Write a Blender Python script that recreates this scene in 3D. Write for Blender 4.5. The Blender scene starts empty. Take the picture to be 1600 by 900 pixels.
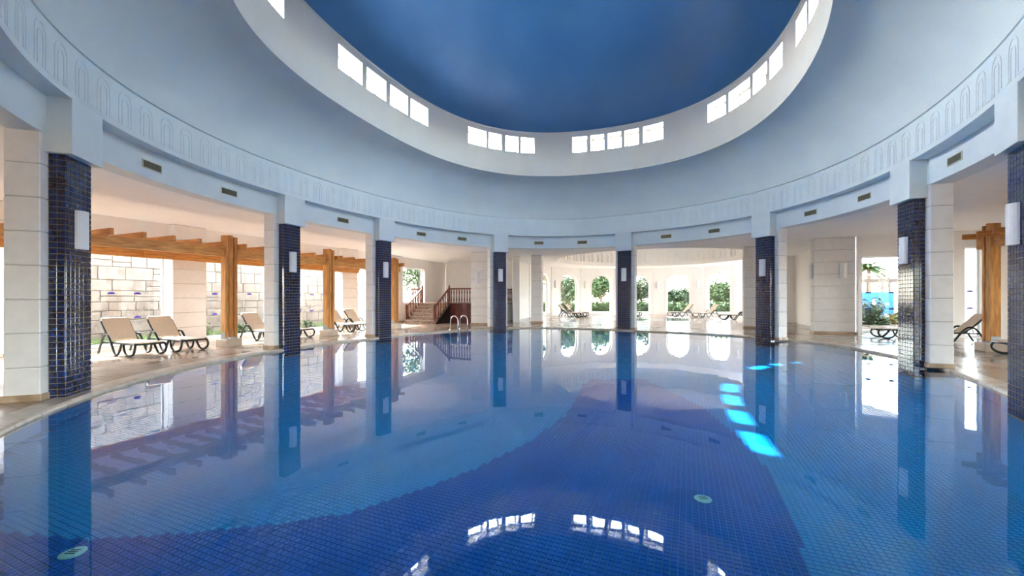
import bpy, bmesh, math, random
from math import sin, cos, pi, radians, degrees, hypot, atan2, sqrt
from mathutils import Vector, Matrix
from mathutils.geometry import tessellate_polygon
random.seed(7)
SC = bpy.context.scene
COL = SC.collection

# ------------------------------------------------------------------ camera
cam_d = bpy.data.cameras.new('camera'); cam = bpy.data.objects.new('camera', cam_d); COL.objects.link(cam)
cam.location = (0, 0, 1.6); cam.rotation_euler = (radians(90), 0, 0)
cam_d.sensor_width = 36; cam_d.lens = 14.4; cam_d.shift_y = 0.009; cam_d.clip_end = 400
SC.camera = cam
# ------------------------------------------------------------------ sky, sun, exposure
W = bpy.data.worlds.new('sky'); SC.world = W; W.use_nodes = True
wn = W.node_tree.nodes; wl = W.node_tree.links
bg = wn['Background']; sky = wn.new('ShaderNodeTexSky'); sky.sky_type = 'NISHITA'
SUN_DIR = Vector((8.04, -6.82, -8.56)).normalized()          # direction the light travels
sky.sun_disc = False; sky.sun_elevation = radians(39); sky.sun_rotation = atan2(-SUN_DIR.x, -SUN_DIR.y)
sky.air_density = 1.0; sky.dust_density = 2.0; sky.ozone_density = 1.0
hs = wn.new('ShaderNodeHueSaturation'); hs.inputs['Saturation'].default_value = .5
wl.new(sky.outputs[0], hs.inputs['Color']); wl.new(hs.outputs[0], bg.inputs[0]); bg.inputs[1].default_value = 1.15
sun_d = bpy.data.lights.new('sun', 'SUN'); sun_d.energy = 5.0; sun_d.angle = radians(0.6); sun_d.color = (1, .97, .93)
sun = bpy.data.objects.new('sun', sun_d); COL.objects.link(sun)
sun.rotation_euler = SUN_DIR.to_track_quat('-Z', 'Y').to_euler(); sun.location = (-30, 30, 30)
SC.view_settings.view_transform = 'Standard'; SC.view_settings.look = 'None'
SC.view_settings.exposure = 3.6; SC.view_settings.gamma = 1.0; SC.view_settings.use_curve_mapping = False
cy = SC.cycles
cy.use_denoising = True; cy.max_bounces = 14; cy.diffuse_bounces = 8; cy.glossy_bounces = 5; cy.transmission_bounces = 6
cy.transparent_max_bounces = 16; cy.caustics_reflective = False; cy.caustics_refractive = False
cy.sample_clamp_indirect = 8.0

# ------------------------------------------------------------------ materials
def mat(name, col=(.8, .8, .8), rough=.5, metal=0, spec=.5, coat=0):
    m = bpy.data.materials.new(name); m.use_nodes = True
    b = m.node_tree.nodes['Principled BSDF']
    b.inputs['Base Color'].default_value = (*col, 1); b.inputs['Roughness'].default_value = rough
    b.inputs['Metallic'].default_value = metal; b.inputs['Specular IOR Level'].default_value = spec
    b.inputs['Coat Weight'].default_value = coat
    return m
def nodes(m): return m.node_tree.nodes, m.node_tree.links, m.node_tree.nodes['Principled BSDF']
def noisy(m, c1, c2, scale=5, detail=4, dist=0, coord='Position', stretch=(1, 1, 1), bump=0, rnd=0, p0=.35, p1=.65):
    n, l, b = nodes(m)
    if coord == 'Position': src = n.new('ShaderNodeNewGeometry').outputs['Position']
    else: src = n.new('ShaderNodeTexCoord').outputs['Object']
    mp = n.new('ShaderNodeMapping'); mp.inputs['Scale'].default_value = stretch; l.new(src, mp.inputs[0])
    if rnd:
        oi = n.new('ShaderNodeObjectInfo'); mu = n.new('ShaderNodeMath'); mu.operation = 'MULTIPLY'; mu.inputs[1].default_value = 50
        l.new(oi.outputs['Random'], mu.inputs[0]); l.new(mu.outputs[0], mp.inputs['Location'])
    t = n.new('ShaderNodeTexNoise'); t.inputs['Scale'].default_value = scale; t.inputs['Detail'].default_value = detail
    t.inputs['Distortion'].default_value = dist; l.new(mp.outputs[0], t.inputs['Vector'])
    r = n.new('ShaderNodeValToRGB'); r.color_ramp.elements[0].position = p0; r.color_ramp.elements[1].position = p1
    r.color_ramp.elements[0].color = (*c1, 1); r.color_ramp.elements[1].color = (*c2, 1)
    l.new(t.outputs['Fac'], r.inputs[0]); l.new(r.outputs[0], b.inputs['Base Color'])
    if bump:
        bp = n.new('ShaderNodeBump'); bp.inputs['Strength'].default_value = bump; bp.inputs['Distance'].default_value = .02
        l.new(t.outputs['Fac'], bp.inputs['Height']); l.new(bp.outputs[0], b.inputs['Normal'])
    return m, r
M = {}
M['white'] = noisy(mat('white_paint', rough=.6), (.86, .86, .85), (.89, .89, .88), 3)[0]
M['block'] = noisy(mat('white_plaster_block', rough=.65), (.82, .805, .785), (.86, .845, .825), 6, bump=.05)[0]
M['joint'] = mat('recessed_joint', (.50, .49, .48), .8)
M['soffit'] = noisy(mat('aisle_ceiling_paint', rough=.7), (.89, .915, .93), (.92, .945, .96), 1.2)[0]
M['pool_light_tint'] = noisy(mat('white_with_pool_light_tint', rough=.55), (.67, .745, .755), (.71, .785, .795), 1.5)[0]  # bluish pool light and shade put into the colour of the white rings
M['cove'] = noisy(mat('cove_with_pool_light_tint', rough=.6), (.62, .685, .685), (.66, .725, .72), .8)[0]  # blue-grey of pool bounce and shade put into the cove's colour
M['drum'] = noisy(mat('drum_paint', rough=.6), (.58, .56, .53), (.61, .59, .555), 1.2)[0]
M['dome'] = noisy(mat('ultramarine_dome_paint', rough=.42, spec=.4), (.05, .165, .35), (.062, .19, .385), .5, 3)[0]
M['grout'] = mat('tile_grout', (.30, .27, .23), .8)
m, r = noisy(mat('glazed_mosaic', rough=.1, spec=.6), (.004, .004, .010), (.022, .062, .26), 22, 3, .6, p0=.36, p1=.68)
e = r.color_ramp.elements.new(.50); e.color = (.008, .012, .055, 1)
e = r.color_ramp.elements.new(.45); e.color = (.05, .03, .016, 1)
M['mosaic'] = m
M['vent'] = mat('vent_metal', (.20, .18, .11), .5, .3)
M['vent_frame'] = mat('vent_frame', (.62, .62, .52), .5)
M['vent_dark'] = mat('vent_shadow', (.05, .045, .03), .8)
M['lamp'] = mat('lamp_diffuser', (.82, .83, .84), .35)
M['lamp_back'] = mat('lamp_backplate', (.5, .5, .5), .5, .3)
M['wood'] = noisy(mat('honey_timber', rough=.45), (.50, .21, .045), (.76, .385, .11), 3, 5, .5, 'Object', (6, 6, .7), .05, 1)[0]
M['woodh'] = noisy(mat('honey_timber_beam', rough=.45), (.50, .21, .045), (.76, .385, .11), 3, 5, .5, 'Object', (6, .7, 6), .05, 1)[0]
M['woodx'] = noisy(mat('honey_timber_rafter', rough=.45), (.46, .19, .05), (.68, .33, .10), 3, 5, .5, 'Object', (.7, 6, 6), .05, 1)[0]
M['redwood'] = noisy(mat('reddish_stained_wood', rough=.35), (.10, .022, .010), (.20, .050, .022), 6, 4, 0, 'Object', (4, 4, 1), 0, 1)[0]
M['panel'] = noisy(mat('dark_red_panel', rough=.4), (.075, .010, .010), (.13, .022, .018), 3, 4, 0, 'Object', (1, 1, 5))[0]
M['darkpanel'] = mat('dark_stair_side', (.02, .016, .018), .5)
M['stairstone'] = noisy(mat('brown_step_stone', rough=.35), (.15, .085, .055), (.32, .215, .15), 9, 5)[0]
M['steel'] = mat('polished_steel', (.85, .85, .85), .12, 1)
M['bracket'] = mat('steel_bracket', (.45, .46, .48), .4, .8)
M['sling'] = noisy(mat('beige_sling', rough=.8), (.60, .49, .38), (.66, .55, .43), 40, 2, coord='Object')[0]
M['plastic'] = mat('dark_green_plastic', (.012, .022, .020), .25)
M['skirt'] = noisy(mat('skirting_stone', rough=.4), (.33, .22, .14), (.52, .38, .26), 5, 5)[0]
M['coping'] = noisy(mat('coping_stone', rough=.25), (.52, .44, .36), (.64, .56, .47), 6, 4, rnd=1)[0]
M['pedestal'] = noisy(mat('beige_pedestal', rough=.4), (.58, .48, .38), (.66, .56, .45), 5)[0]
M['tile_dark'] = mat('dark_blue_pool_tile', (.0004, .135, .60), .4, spec=.08)
M['tile_light'] = mat('light_blue_pool_tile', (.006, .34, .80), .4, spec=.08)
M['pool_grout'] = mat('pool_grout', (.03, .27, .62), .7, spec=.1)
M['drain'] = mat('drain_cover', (.32, .80, .80), .5)
M['drain_dark'] = mat('drain_slots', (.02, .12, .2), .5)
M['frame'] = mat('window_frame', (.74, .74, .74), .4)
M['drumframe'] = mat('beige_window_frame', (.42, .36, .29), .5)
M['sticker'] = mat('violet_decal', (.06, .03, .55), .5)
M['darksticker'] = mat('navy_decal', (.02, .04, .16), .5)
M['stone'] = noisy(mat('ashlar_stone', rough=.85), (.095, .072, .054), (.165, .135, .105), 3, 6, rnd=1, bump=.3)[0]
M['stonejoint'] = mat('stone_joint', (.05, .04, .03), .9)
M['pipe'] = mat('white_pipe', (.85, .85, .85), .4)
M['leaf'] = noisy(mat('green_leaf', rough=.5), (.018, .048, .009), (.07, .13, .025), 2.5)[0]
M['leaf2'] = noisy(mat('dark_leaf', rough=.5), (.010, .030, .007), (.036, .08, .018), 2.5)[0]
M['leafy'] = noisy(mat('yellow_green_leaf', rough=.5), (.09, .10, .016), (.20, .185, .035), 4)[0]
M['bark'] = noisy(mat('bark', rough=.9), (.16, .11, .07), (.30, .22, .15), 8)[0]
M['grass'] = noisy(mat('grass_blades', rough=.8), (.04, .10, .015), (.11, .20, .04), 6)[0]
M['ground'] = noisy(mat('pale_paving', rough=.8), (.52, .46, .40), (.62, .56, .50), .7)[0]
M['earth'] = noisy(mat('planting_earth', rough=.9), (.20, .15, .10), (.32, .24, .17), 2)[0]
M['banner'] = mat('sky_blue_banner', (.03, .22, .45), .5)
M['banner_white'] = mat('banner_white_print', (.85, .9, .95), .5)
M['greywood'] = noisy(mat('weathered_timber', rough=.8), (.10, .075, .06), (.16, .125, .10), 4)[0]
M['brownroof'] = noisy(mat('brown_canopy', rough=.8), (.30, .19, .13), (.42, .28, .20), 4)[0]
M['added_backwall'] = mat('added_backwall_plaster', (.52, .48, .43), .7)
M['whitewall'] = mat('bright_masonry', (.82, .80, .78), .7)

def deck_mat():
    m = mat('beige_deck_tile', rough=.16); n, l, b = nodes(m)
    g = n.new('ShaderNodeNewGeometry'); mp = n.new('ShaderNodeMapping'); mp.inputs['Rotation'].default_value = (0, 0, radians(23.1))
    l.new(g.outputs['Position'], mp.inputs[0])
    br = n.new('ShaderNodeTexBrick'); br.inputs['Color1'].default_value = (.43, .325, .25, 1); br.inputs['Color2'].default_value = (.46, .355, .275, 1)
    br.inputs['Mortar'].default_value = (.33, .25, .19, 1); br.inputs['Scale'].default_value = 1; br.inputs['Brick Width'].default_value = .6
    br.inputs['Row Height'].default_value = .15; br.inputs['Mortar Size'].default_value = .006; l.new(mp.outputs[0], br.inputs['Vector'])
    t = n.new('ShaderNodeTexNoise'); t.inputs['Scale'].default_value = 1.3; t.inputs['Detail'].default_value = 5
    mx = n.new('ShaderNodeMix'); mx.data_type = 'RGBA'; mx.blend_type = 'MULTIPLY'; mx.inputs[0].default_value = .15
    l.new(g.outputs['Position'], t.inputs['Vector']); l.new(br.outputs['Color'], mx.inputs[6]); l.new(t.outputs['Color'], mx.inputs[7])
    l.new(mx.outputs[2], b.inputs['Base Color'])
    mr = n.new('ShaderNodeMapRange'); mr.inputs[1].default_value = .35; mr.inputs[2].default_value = .65; mr.inputs[3].default_value = .10; mr.inputs[4].default_value = .24
    l.new(t.outputs['Fac'], mr.inputs[0]); l.new(mr.outputs[0], b.inputs['Roughness'])
    bp = n.new('ShaderNodeBump'); bp.inputs['Strength'].default_value = .12; bp.inputs['Distance'].default_value = .01; bp.invert = True
    l.new(br.outputs['Fac'], bp.inputs['Height']); l.new(bp.outputs[0], b.inputs['Normal'])
    return m
M['deck'] = deck_mat()
def schlick(n, l, f0, power=5.0, normal=None):
    lw = n.new('ShaderNodeLayerWeight'); lw.inputs[0].default_value = .5
    if normal is not None: l.new(normal, lw.inputs['Normal'])
    p = n.new('ShaderNodeMath'); p.operation = 'POWER'; p.inputs[1].default_value = power; l.new(lw.outputs['Facing'], p.inputs[0])
    a = n.new('ShaderNodeMath'); a.operation = 'MULTIPLY_ADD'; a.inputs[1].default_value = 1 - f0; a.inputs[2].default_value = f0; l.new(p.outputs[0], a.inputs[0])
    return a.outputs[0]
def clear_mat(name, tint, f0, ripple=0.0):
    m = bpy.data.materials.new(name); m.use_nodes = True; n = m.node_tree.nodes; l = m.node_tree.links; n.clear()
    o = n.new('ShaderNodeOutputMaterial'); mx = n.new('ShaderNodeMixShader')
    tr = n.new('ShaderNodeBsdfTransparent'); tr.inputs[0].default_value = (*tint, 1)
    gl = n.new('ShaderNodeBsdfGlossy'); gl.inputs['Roughness'].default_value = 0.0; gl.inputs[0].default_value = (.97, .99, 1, 1)
    if ripple:
        g = n.new('ShaderNodeNewGeometry'); t = n.new('ShaderNodeTexNoise'); t.inputs['Scale'].default_value = 2.2; t.inputs['Detail'].default_value = 2
        bp = n.new('ShaderNodeBump'); bp.inputs['Strength'].default_value = ripple; bp.inputs['Distance'].default_value = .02
        l.new(g.outputs['Position'], t.inputs['Vector']); l.new(t.outputs['Fac'], bp.inputs['Height']); l.new(bp.outputs[0], gl.inputs['Normal'])
    l.new(schlick(n, l, f0), mx.inputs[0]); l.new(tr.outputs[0], mx.inputs[1]); l.new(gl.outputs[0], mx.inputs[2]); l.new(mx.outputs[0], o.inputs[0])
    return m
M['water'] = clear_mat('still_water', (.78, .95, 1), .02, .05)
M['glass'] = clear_mat('clear_glass', (.96, .98, .98), .04)
M['tinted'] = clear_mat('lightly_tinted_window_glass', (.74, .75, .74), .05)
M['dim_glass2'] = clear_mat('darker_dimming_glass', (.43, .44, .43), .05)  # stronger pane tint, added to dim the bright outdoors
M['dim_glass'] = clear_mat('dimming_glass', (.70, .71, .70), .05)  # pane tint added to tame outdoor glare and sun on the deck

# ------------------------------------------------------------------ mesh helpers
class MB:
    def __init__(s): s.v = []; s.f = []; s.mi = []
    def add(s, vs, fs, k=0):
        o = len(s.v); s.v += [tuple(p) for p in vs]; s.f += [tuple(i + o for i in q) for q in fs]; s.mi += [k] * len(fs); return s
    def box(s, x0, x1, y0, y1, z0, z1, k=0, skip=''):
        vs = [(x0, y0, z0), (x1, y0, z0), (x1, y1, z0), (x0, y1, z0), (x0, y0, z1), (x1, y0, z1), (x1, y1, z1), (x0, y1, z1)]
        fs = {'b': (0, 3, 2, 1), 't': (4, 5, 6, 7), 'f': (0, 1, 5, 4), 'k': (2, 3, 7, 6), 'l': (3, 0, 4, 7), 'r': (1, 2, 6, 5)}
        return s.add(vs, [q for c, q in fs.items() if c not in skip], k)
    def cham(s, x0, x1, y0, y1, z0, z1, c=.01, k=0):
        # box with chamfered vertical edges and top/bottom rims
        def ring(i, z): return [(x0 + i, y0 + c, z), (x0 + c, y0 + i, z), (x1 - c, y0 + i, z), (x1 - i, y0 + c, z), (x1 - i, y1 - c, z), (x1 - c, y1 - i, z), (x0 + c, y1 - i, z), (x0 + i, y1 - c, z)]
        R = [ring(c * .8, z0), ring(0, z0 + c), ring(0, z1 - c), ring(c * .8, z1)]
        vs = [p for r in R for p in r]; fs = []
        for j in range(3):
            for i in range(8): fs.append((j * 8 + i, j * 8 + (i + 1) % 8, (j + 1) * 8 + (i + 1) % 8, (j + 1) * 8 + i))
        fs += [tuple(range(7, -1, -1)), tuple(range(24, 32))]
        return s.add(vs, fs, k)
    def tube(s, path, r, n=8, k=0, caps=True, flat=1.0):
        P = [Vector(p) for p in path]; rs = r if isinstance(r, (list, tuple)) else [r] * len(P); o = len(s.v); vs = []
        up = Vector((0, 0, 1)); last = None
        for i, p in enumerate(P):
            d = (P[min(i + 1, len(P) - 1)] - P[max(i - 1, 0)]).normalized()
            a = up if abs(d.z) < .97 else Vector((0, 1, 0))
            if last is None: x = d.cross(a).normalized()
            else:
                x = (last - d * last.dot(d)).normalized()
            last = x; y = x.cross(d)
            for j in range(n):
                q = 2 * pi * j / n; vs.append(p + (x * cos(q) * flat + y * sin(q)) * rs[i])
        fs = [(i * n + j, i * n + (j + 1) % n, (i + 1) * n + (j + 1) % n, (i + 1) * n + j) for i in range(len(P) - 1) for j in range(n)]
        if caps: fs += [tuple(range(n - 1, -1, -1)), tuple(range((len(P) - 1) * n, len(P) * n))]
        return s.add(vs, fs, k)
    def lathe(s, prof, n=16, c=(0, 0, 0), k=0):
        vs = [(c[0] + r * cos(2 * pi * j / n), c[1] + r * sin(2 * pi * j / n), c[2] + z) for r, z in prof for j in range(n)]
        fs = [(i * n + j, i * n + (j + 1) % n, (i + 1) * n + (j + 1) % n, (i + 1) * n + j) for i in range(len(prof) - 1) for j in range(n)]
        fs += [tuple(range(n - 1, -1, -1)), tuple(range((len(prof) - 1) * n, len(prof) * n))]
        return s.add(vs, fs, k)
    def prism(s, poly, z0, z1, k=0):
        n = len(poly); vs = [(x, y, z0) for x, y in poly] + [(x, y, z1) for x, y in poly]
        return s.add(vs, [tuple(range(n - 1, -1, -1)), tuple(range(n, 2 * n))] + [(i, (i + 1) % n, n + (i + 1) % n, n + i) for i in range(n)], k)
    def mesh(s, name, mats, smooth=False):
        me = bpy.data.meshes.new(name); me.from_pydata(s.v, [], s.f)
        for m in (mats if isinstance(mats, (list, tuple)) else [mats]): me.materials.append(M[m] if isinstance(m, str) else m)
        if any(s.mi): me.polygons.foreach_set('material_index', s.mi)
        if smooth: me.shade_smooth() if hasattr(me, 'shade_smooth') else me.polygons.foreach_set('use_smooth', [True] * len(me.polygons))
        me.update(); return me
    def obj(s, name, mats, parent=None, smooth=False, loc=None, rz=0):
        return link(name, s.mesh(name, mats, smooth), parent, loc, rz)
def link(name, me, parent=None, loc=None, rz=0):
    o = bpy.data.objects.new(name, me); COL.objects.link(o)
    if parent is not None: o.parent = parent
    if loc is not None: o.location = loc
    if rz: o.rotation_euler = (0, 0, rz)
    return o
def tag(o, label=None, cat=None, group=None, kind=None):
    if label: o['label'] = label
    if cat: o['category'] = cat
    if group: o['group'] = group
    if kind: o['kind'] = kind
    return o
def thing(name, label, cat, loc=(0, 0, 0), rz=0, group=None):
    return tag(link(name, None, None, loc, rz), label, cat, group)
def struct(o, label=None): return tag(o, label, None, None, 'structure')
def copy_tree(o, parent=None):
    c = o.copy(); COL.objects.link(c)
    if parent is not None: c.parent = parent
    for ch in [x for x in KIDS.get(o.name, [])]: copy_tree(ch, c)
    return c
KIDS = {}
def index_kids():
    KIDS.clear()
    for o in bpy.data.objects:
        if o.parent: KIDS.setdefault(o.parent.name, []).append(o)

# ------------------------------------------------------------------ plan of the rotunda: an oval, slightly irregular
CEN = (1.1105, 11.0376); AX = radians(60.35); ASP = 1.235287
C_IN = [-.0040, .0208, .0029, -.0005, -.0114, -.0111, .0171, -.0188, -.0196]
C_OUT = [.0011, -.0022, -.0010, -.0125, .0164, -.0031, .0088, -.0180, .0012]
C_POOL = [.0198, .0203, -.0200, -.0167, .0028, -.0304, .0051, -.0248, .0093, -.0120, .0030]
R_IN, R_OUT, R_POOL = 6.616, 8.76, 8.86
def raw(t, R, c):
    k = c[0] + sum(c[2 * i - 1] * cos(i * t) + c[2 * i] * sin(i * t) for i in range(1, (len(c) + 1) // 2))
    r = R * (1 + k); u = r * cos(t) * sqrt(ASP); w = r * sin(t) / sqrt(ASP)
    return CEN[0] + u * cos(AX) - w * sin(AX), CEN[1] + u * sin(AX) + w * cos(AX)
def ring(td, which='out', off=0.0):
    R, c = {'in': (R_IN, C_IN), 'out': (R_OUT, C_OUT), 'pool': (R_POOL, C_POOL)}[which]
    t = radians(td); p = raw(t, R, c); a = raw(t - .002, R, c); b = raw(t + .002, R, c)
    dx, dy = b[0] - a[0], b[1] - a[1]; L = hypot(dx, dy); n = (dy / L, -dx / L)
    return (p[0] + n[0] * off, p[1] + n[1] * off), n
def rz_of(n): return atan2(-n[0], n[1])            # local +y points outward
NT = 240
TT = [i * 360 / NT for i in range(NT)]
def loop(which, off, z): return [(*ring(t, which, off)[0], z) for t in TT]
def loft(loops, mb=None, flip=False):
    mb = mb or MB(); n = len(loops[0]); vs = [p for L in loops for p in L]; fs = []
    for j in range(len(loops) - 1):
        for i in range(n):
            q = (j * n + i, j * n + (i + 1) % n, (j + 1) * n + (i + 1) % n, (j + 1) * n + i); fs.append(q[::-1] if flip else q)
    return mb.add(vs, fs)
ZD = .05                                           # deck level, the water is at 0
ZF = -.22                                          # apparent pool floor
# building grid: e1 to the right and slightly nearer, e2 along the long glazed wall
GA = radians(23.1); E1 = (cos(GA), -sin(GA)); E2 = (sin(GA), cos(GA)); RZ = -GA
W0 = (-11.4, 15.1)
def grid(a, t, o=W0): return (o[0] + a * E1[0] + t * E2[0], o[1] + a * E1[1] + t * E2[1])
HC = (9.28, 27.2); HR = 9.0                        # far hall centre and radius of its curved wall

def poly_with_holes(outer, holes, z, name, m):
    loops = [[Vector((x, y, 0)) for x, y in outer]] + [[Vector((x, y, 0)) for x, y in h] for h in holes]
    tris = tessellate_polygon(loops); vs = [(p.x, p.y, z) for L in loops for p in L]
    fs = []
    for a, b, c in tris:
        A, B, Cc = vs[a], vs[b], vs[c]
        fs.append((a, b, c) if (B[0] - A[0]) * (Cc[1] - A[1]) - (B[1] - A[1]) * (Cc[0] - A[0]) > 0 else (a, c, b))
    return MB().add(vs, fs)

# ------------------------------------------------------------------ ground, deck, ceiling
g = MB(); g.add([(-160, -120, -.35), (160, -120, -.35), (160, 220, -.35), (-160, 220, -.35)], [(0, 1, 2, 3)])
struct(g.obj('ground', 'earth'), 'earth ground around the building')
P2C = (9.9, 29.0); P2 = [(P2C[0] + 3.1 * cos(2 * pi * i / 64), P2C[1] + 2.3 * sin(2 * pi * i / 64)) for i in range(64)]
coping_out = [ring(t, 'pool', .34)[0] for t in TT]
deck_outer = [(-30, -9), (34, -9), (34, 44), (-2, 44), (-5.2, 36), (-9.0, 24), (-30, 24)]
deck_outer = [(-14.6 - 9.6, -9), (34, -9), (34, 47), (1, 47), grid(-.6, 18), grid(-.6, -26)]
d = poly_with_holes(deck_outer, [coping_out, P2], ZD, 'floor', 'deck')
struct(d.obj('floor', 'deck'), 'glossy beige tiled deck around the pools')
# second pool in the far hall
b = MB(); n = 64
b.add([(x, y, ZD) for x, y in P2] + [(x, y, ZF) for x, y in P2], [(i, (i + 1) % n, n + (i + 1) % n, n + i) for i in range(n)] + [tuple(range(n, 2 * n))])
struct(b.obj('floor', 'coping'), 'pale stone basin of the small pool in the far hall')
w2 = MB(); w2.add([(x, y, .035) for x, y in P2], [tuple(range(n))])
tag(w2.obj('pool_water', 'water'), 'small round sheet of still water in the far arched hall', 'water', None, 'stuff')

# aisle ceiling with two openings: the rotunda and the round recess of the far hall
D2C = (9.28, 27.2); D2R = 6.24
D2 = [(D2C[0] + D2R * cos(2 * pi * i / 96), D2C[1] + D2R * sin(2 * pi * i / 96)) for i in range(96)]
ZC = 4.12
ceil_outer = [(-24, -9), (34, -9), (34, 15.0), (18.9, 15.0), (18.9, 37.5), (0, 37.5), grid(-.45, 18), grid(-.45, -26)]
c = poly_with_holes(ceil_outer, [[ring(t, 'out', .68)[0] for t in TT], D2], ZC, 'ceiling', 'soffit')
c.f = [q[::-1] for q in c.f]
c2 = poly_with_holes(ceil_outer, [[ring(t, 'out', .68)[0] for t in TT], D2], ZC + .35, 'ceiling', 'soffit')
c.add(c2.v, c2.f)
no = len(ceil_outer)
c.add([(x, y, ZC) for x, y in ceil_outer] + [(x, y, ZC + .35) for x, y in ceil_outer], [(i, (i + 1) % no, no + (i + 1) % no, no + i) for i in range(no)])
struct(c.obj('ceiling', 'soffit'), 'cream painted aisle ceiling')
# recess over the far hall
rz = MB(); L = [[(x, y, z) for x, y in D2] for z in (ZC, 5.55)]
loft(L, rz); rz.add(L[1], [tuple(range(95, -1, -1))])
rec = struct(rz.obj('ceiling', 'white'), 'round white recess in the far hall ceiling')

def arch_moulding(name, w, h, m, depth=.009):
    mb = MB()
    def U(w, h, th, n=10):
        pts = []; hw = w / 2; zs = h - w * .62
        def half(k):   # pointed arch outline, inner edge shrink k
            a = hw - k; q = [(-a, k * .0)]
            for i in range(n + 1):
                u = i / n; x = -a * cos(u * pi / 2); z = zs + (h - k - zs) * sin(u * pi / 2) ** .9 if u > 0 else zs
                q.append((x, z))
            q += [(-x, z) for x, z in q[-2::-1]]
            return q
        o, i = half(0), half(th); n2 = len(o)
        vs = [(x, -depth, z) for x, z in o] + [(x, -depth, z) for x, z in i] + [(x, 0, z) for x, z in o] + [(x, 0, z) for x, z in i]
        fs = []
        for j in range(n2 - 1):
            fs += [(j, n2 + j, n2 + j + 1, j + 1), (2 * n2 + j, j, j + 1, 2 * n2 + j + 1), (n2 + j, 3 * n2 + j, 3 * n2 + j + 1, n2 + j + 1)]
        mb.add(vs, fs)
    U(w, h, .03); U(w * .52, h * .80, .025)
    mb.box(w / 2 - .002, w / 2 + .18, -depth, 0, 0, .03)
    return mb.mesh(name, m)
am = arch_moulding('arch_moulding', .34, .62, 'pool_light_tint')
am2 = arch_moulding('arch_moulding', .5, .85, 'white', .05)
for i in range(20):
    a = radians(90 - 78 + i * 156 / 19); 
    x, y = D2C[0] + (D2R) * cos(a), D2C[1] + (D2R) * sin(a)
    link('arch_moulding', am2, rec, (x, y, ZC + .3), atan2(-cos(a), sin(a)))

# ------------------------------------------------------------------ lintel ring, frieze, cove, drum, dome
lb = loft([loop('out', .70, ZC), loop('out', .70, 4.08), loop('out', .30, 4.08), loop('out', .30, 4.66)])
lint = struct(lb.obj('trim_1', 'pool_light_tint'), 'lintel ring over the columns with bluish pool light in its colour')
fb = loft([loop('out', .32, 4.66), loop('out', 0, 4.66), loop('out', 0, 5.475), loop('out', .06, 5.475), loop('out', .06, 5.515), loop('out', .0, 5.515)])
fri = struct(fb.obj('trim_2', 'pool_light_tint'), 'frieze ring with blind arch mouldings, bluish pool light in its colour')
# mouldings along the frieze, evenly spaced by length
acc = 0; last = ring(-130)[0]; nxt = 0; k = -130.0
while k < 215:
    k += .1; p, nn = ring(k); acc += hypot(p[0] - last[0], p[1] - last[1]); last = p
    if acc >= nxt:
        nxt += .54
        if p[1] > 3.2: link('arch_moulding', am, fri, (p[0], p[1], 4.76), rz_of(nn))
zo, zi = 5.515, 6.96; prof = []
for i in range(17):
    th = i / 16 * pi / 2; s = 1 - cos(th); z = zo + (zi - zo) * sin(th); lp = []
    for t in TT:
        (x0, y0), _ = ring(t, 'out', 0); (x1, y1), _ = ring(t, 'in', 0)
        lp.append((x0 + (x1 - x0) * s, y0 + (y1 - y0) * s, z))
    prof.append(lp)
struct(loft(prof).obj('ceiling_cove', 'cove', smooth=True), 'curved cove rising to the drum, bluish pool light in its colour')

WIN = [[(112.0, 103.7), (102.1, 94.6), (93.0, 85.8), (84.6, 77.5)], [(61.5, 54.6), (53.7, 48.8), (47.3, 42.4), (41.4, 36.2)],
       [(20.9, 14.9), (13.4, 7.8), (6.2, .7), (-.6, -6.3), (-8.0, -15.8)], [(-32.5, -39.3), (-40.5, -48.9), (-50.1, -56.1), (-57.4, -63.4)],
       [(134.6, 128.4), (142.3, 136.1), (150, 143.8), (157.7, 151.5)], [(-70.0, -76.0), (-77.4, -83.4), (-84.8, -90.8), (-92.2, -98.2)],
       [(180, 174), (187.4, 181.4), (194.8, 188.8), (202.2, 196.2)], [(-116, -122), (-123.4, -129.4), (-130.8, -136.8), (-138.2, -144.2)]]
Z0, Z1, ZA, ZB = 6.96, 8.84, 7.97, 8.64; TH = .50
wins = []
for gi, gset in enumerate(WIN):
    for t1, t0 in gset: wins.append((t0, t1, gi))
wins = sorted([((a + 360) % 360, (b2 + 360) % 360, gi) for a, b2, gi in wins])
brk = sorted(set([round(i * 1.5, 3) for i in range(240)] + [round(v, 3) for a, b2, _ in wins for v in (a, b2)]))
def inwin(t):
    for a, b2, gi in wins:
        if a < b2:
            if a < t < b2: return True
        elif t > a or t < b2: return True
    return False
db = MB()
def quad(p, q, r_, s_, flip=False): db.add([p, q, r_, s_], [(3, 2, 1, 0) if flip else (0, 1, 2, 3)])
wedge = set(round(v, 3) for a, b2, _ in wins for v in (a, b2))
for i, t0 in enumerate(brk):
    t1 = brk[(i + 1) % len(brk)]; tm = t0 + ((t1 - t0) % 360) / 2
    A, B_ = ring(t0, 'in', 0)[0], ring(t1, 'in', 0)[0]; Ao, Bo = ring(t0, 'in', TH)[0], ring(t1, 'in', TH)[0]
    rows = [(Z0, ZA), (ZB, Z1)] if inwin(tm % 360) else [(Z0, ZA), (ZA, ZB), (ZB, Z1)]
    for z0, z1 in rows:
        quad((*A, z0), (*B_, z0), (*B_, z1), (*A, z1)); quad((*Ao, z0), (*Bo, z0), (*Bo, z1), (*Ao, z1), True)
    if inwin(tm % 360):
        quad((*A, ZA), (*B_, ZA), (*Bo, ZA), (*Ao, ZA)); quad((*A, ZB), (*B_, ZB), (*Bo, ZB), (*Ao, ZB), True)
    if t0 in wedge: quad((*A, ZA), (*Ao, ZA), (*Ao, ZB), (*A, ZB))
    quad((*A, Z0), (*B_, Z0), (*Bo, Z0), (*Ao, Z0), True)
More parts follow.
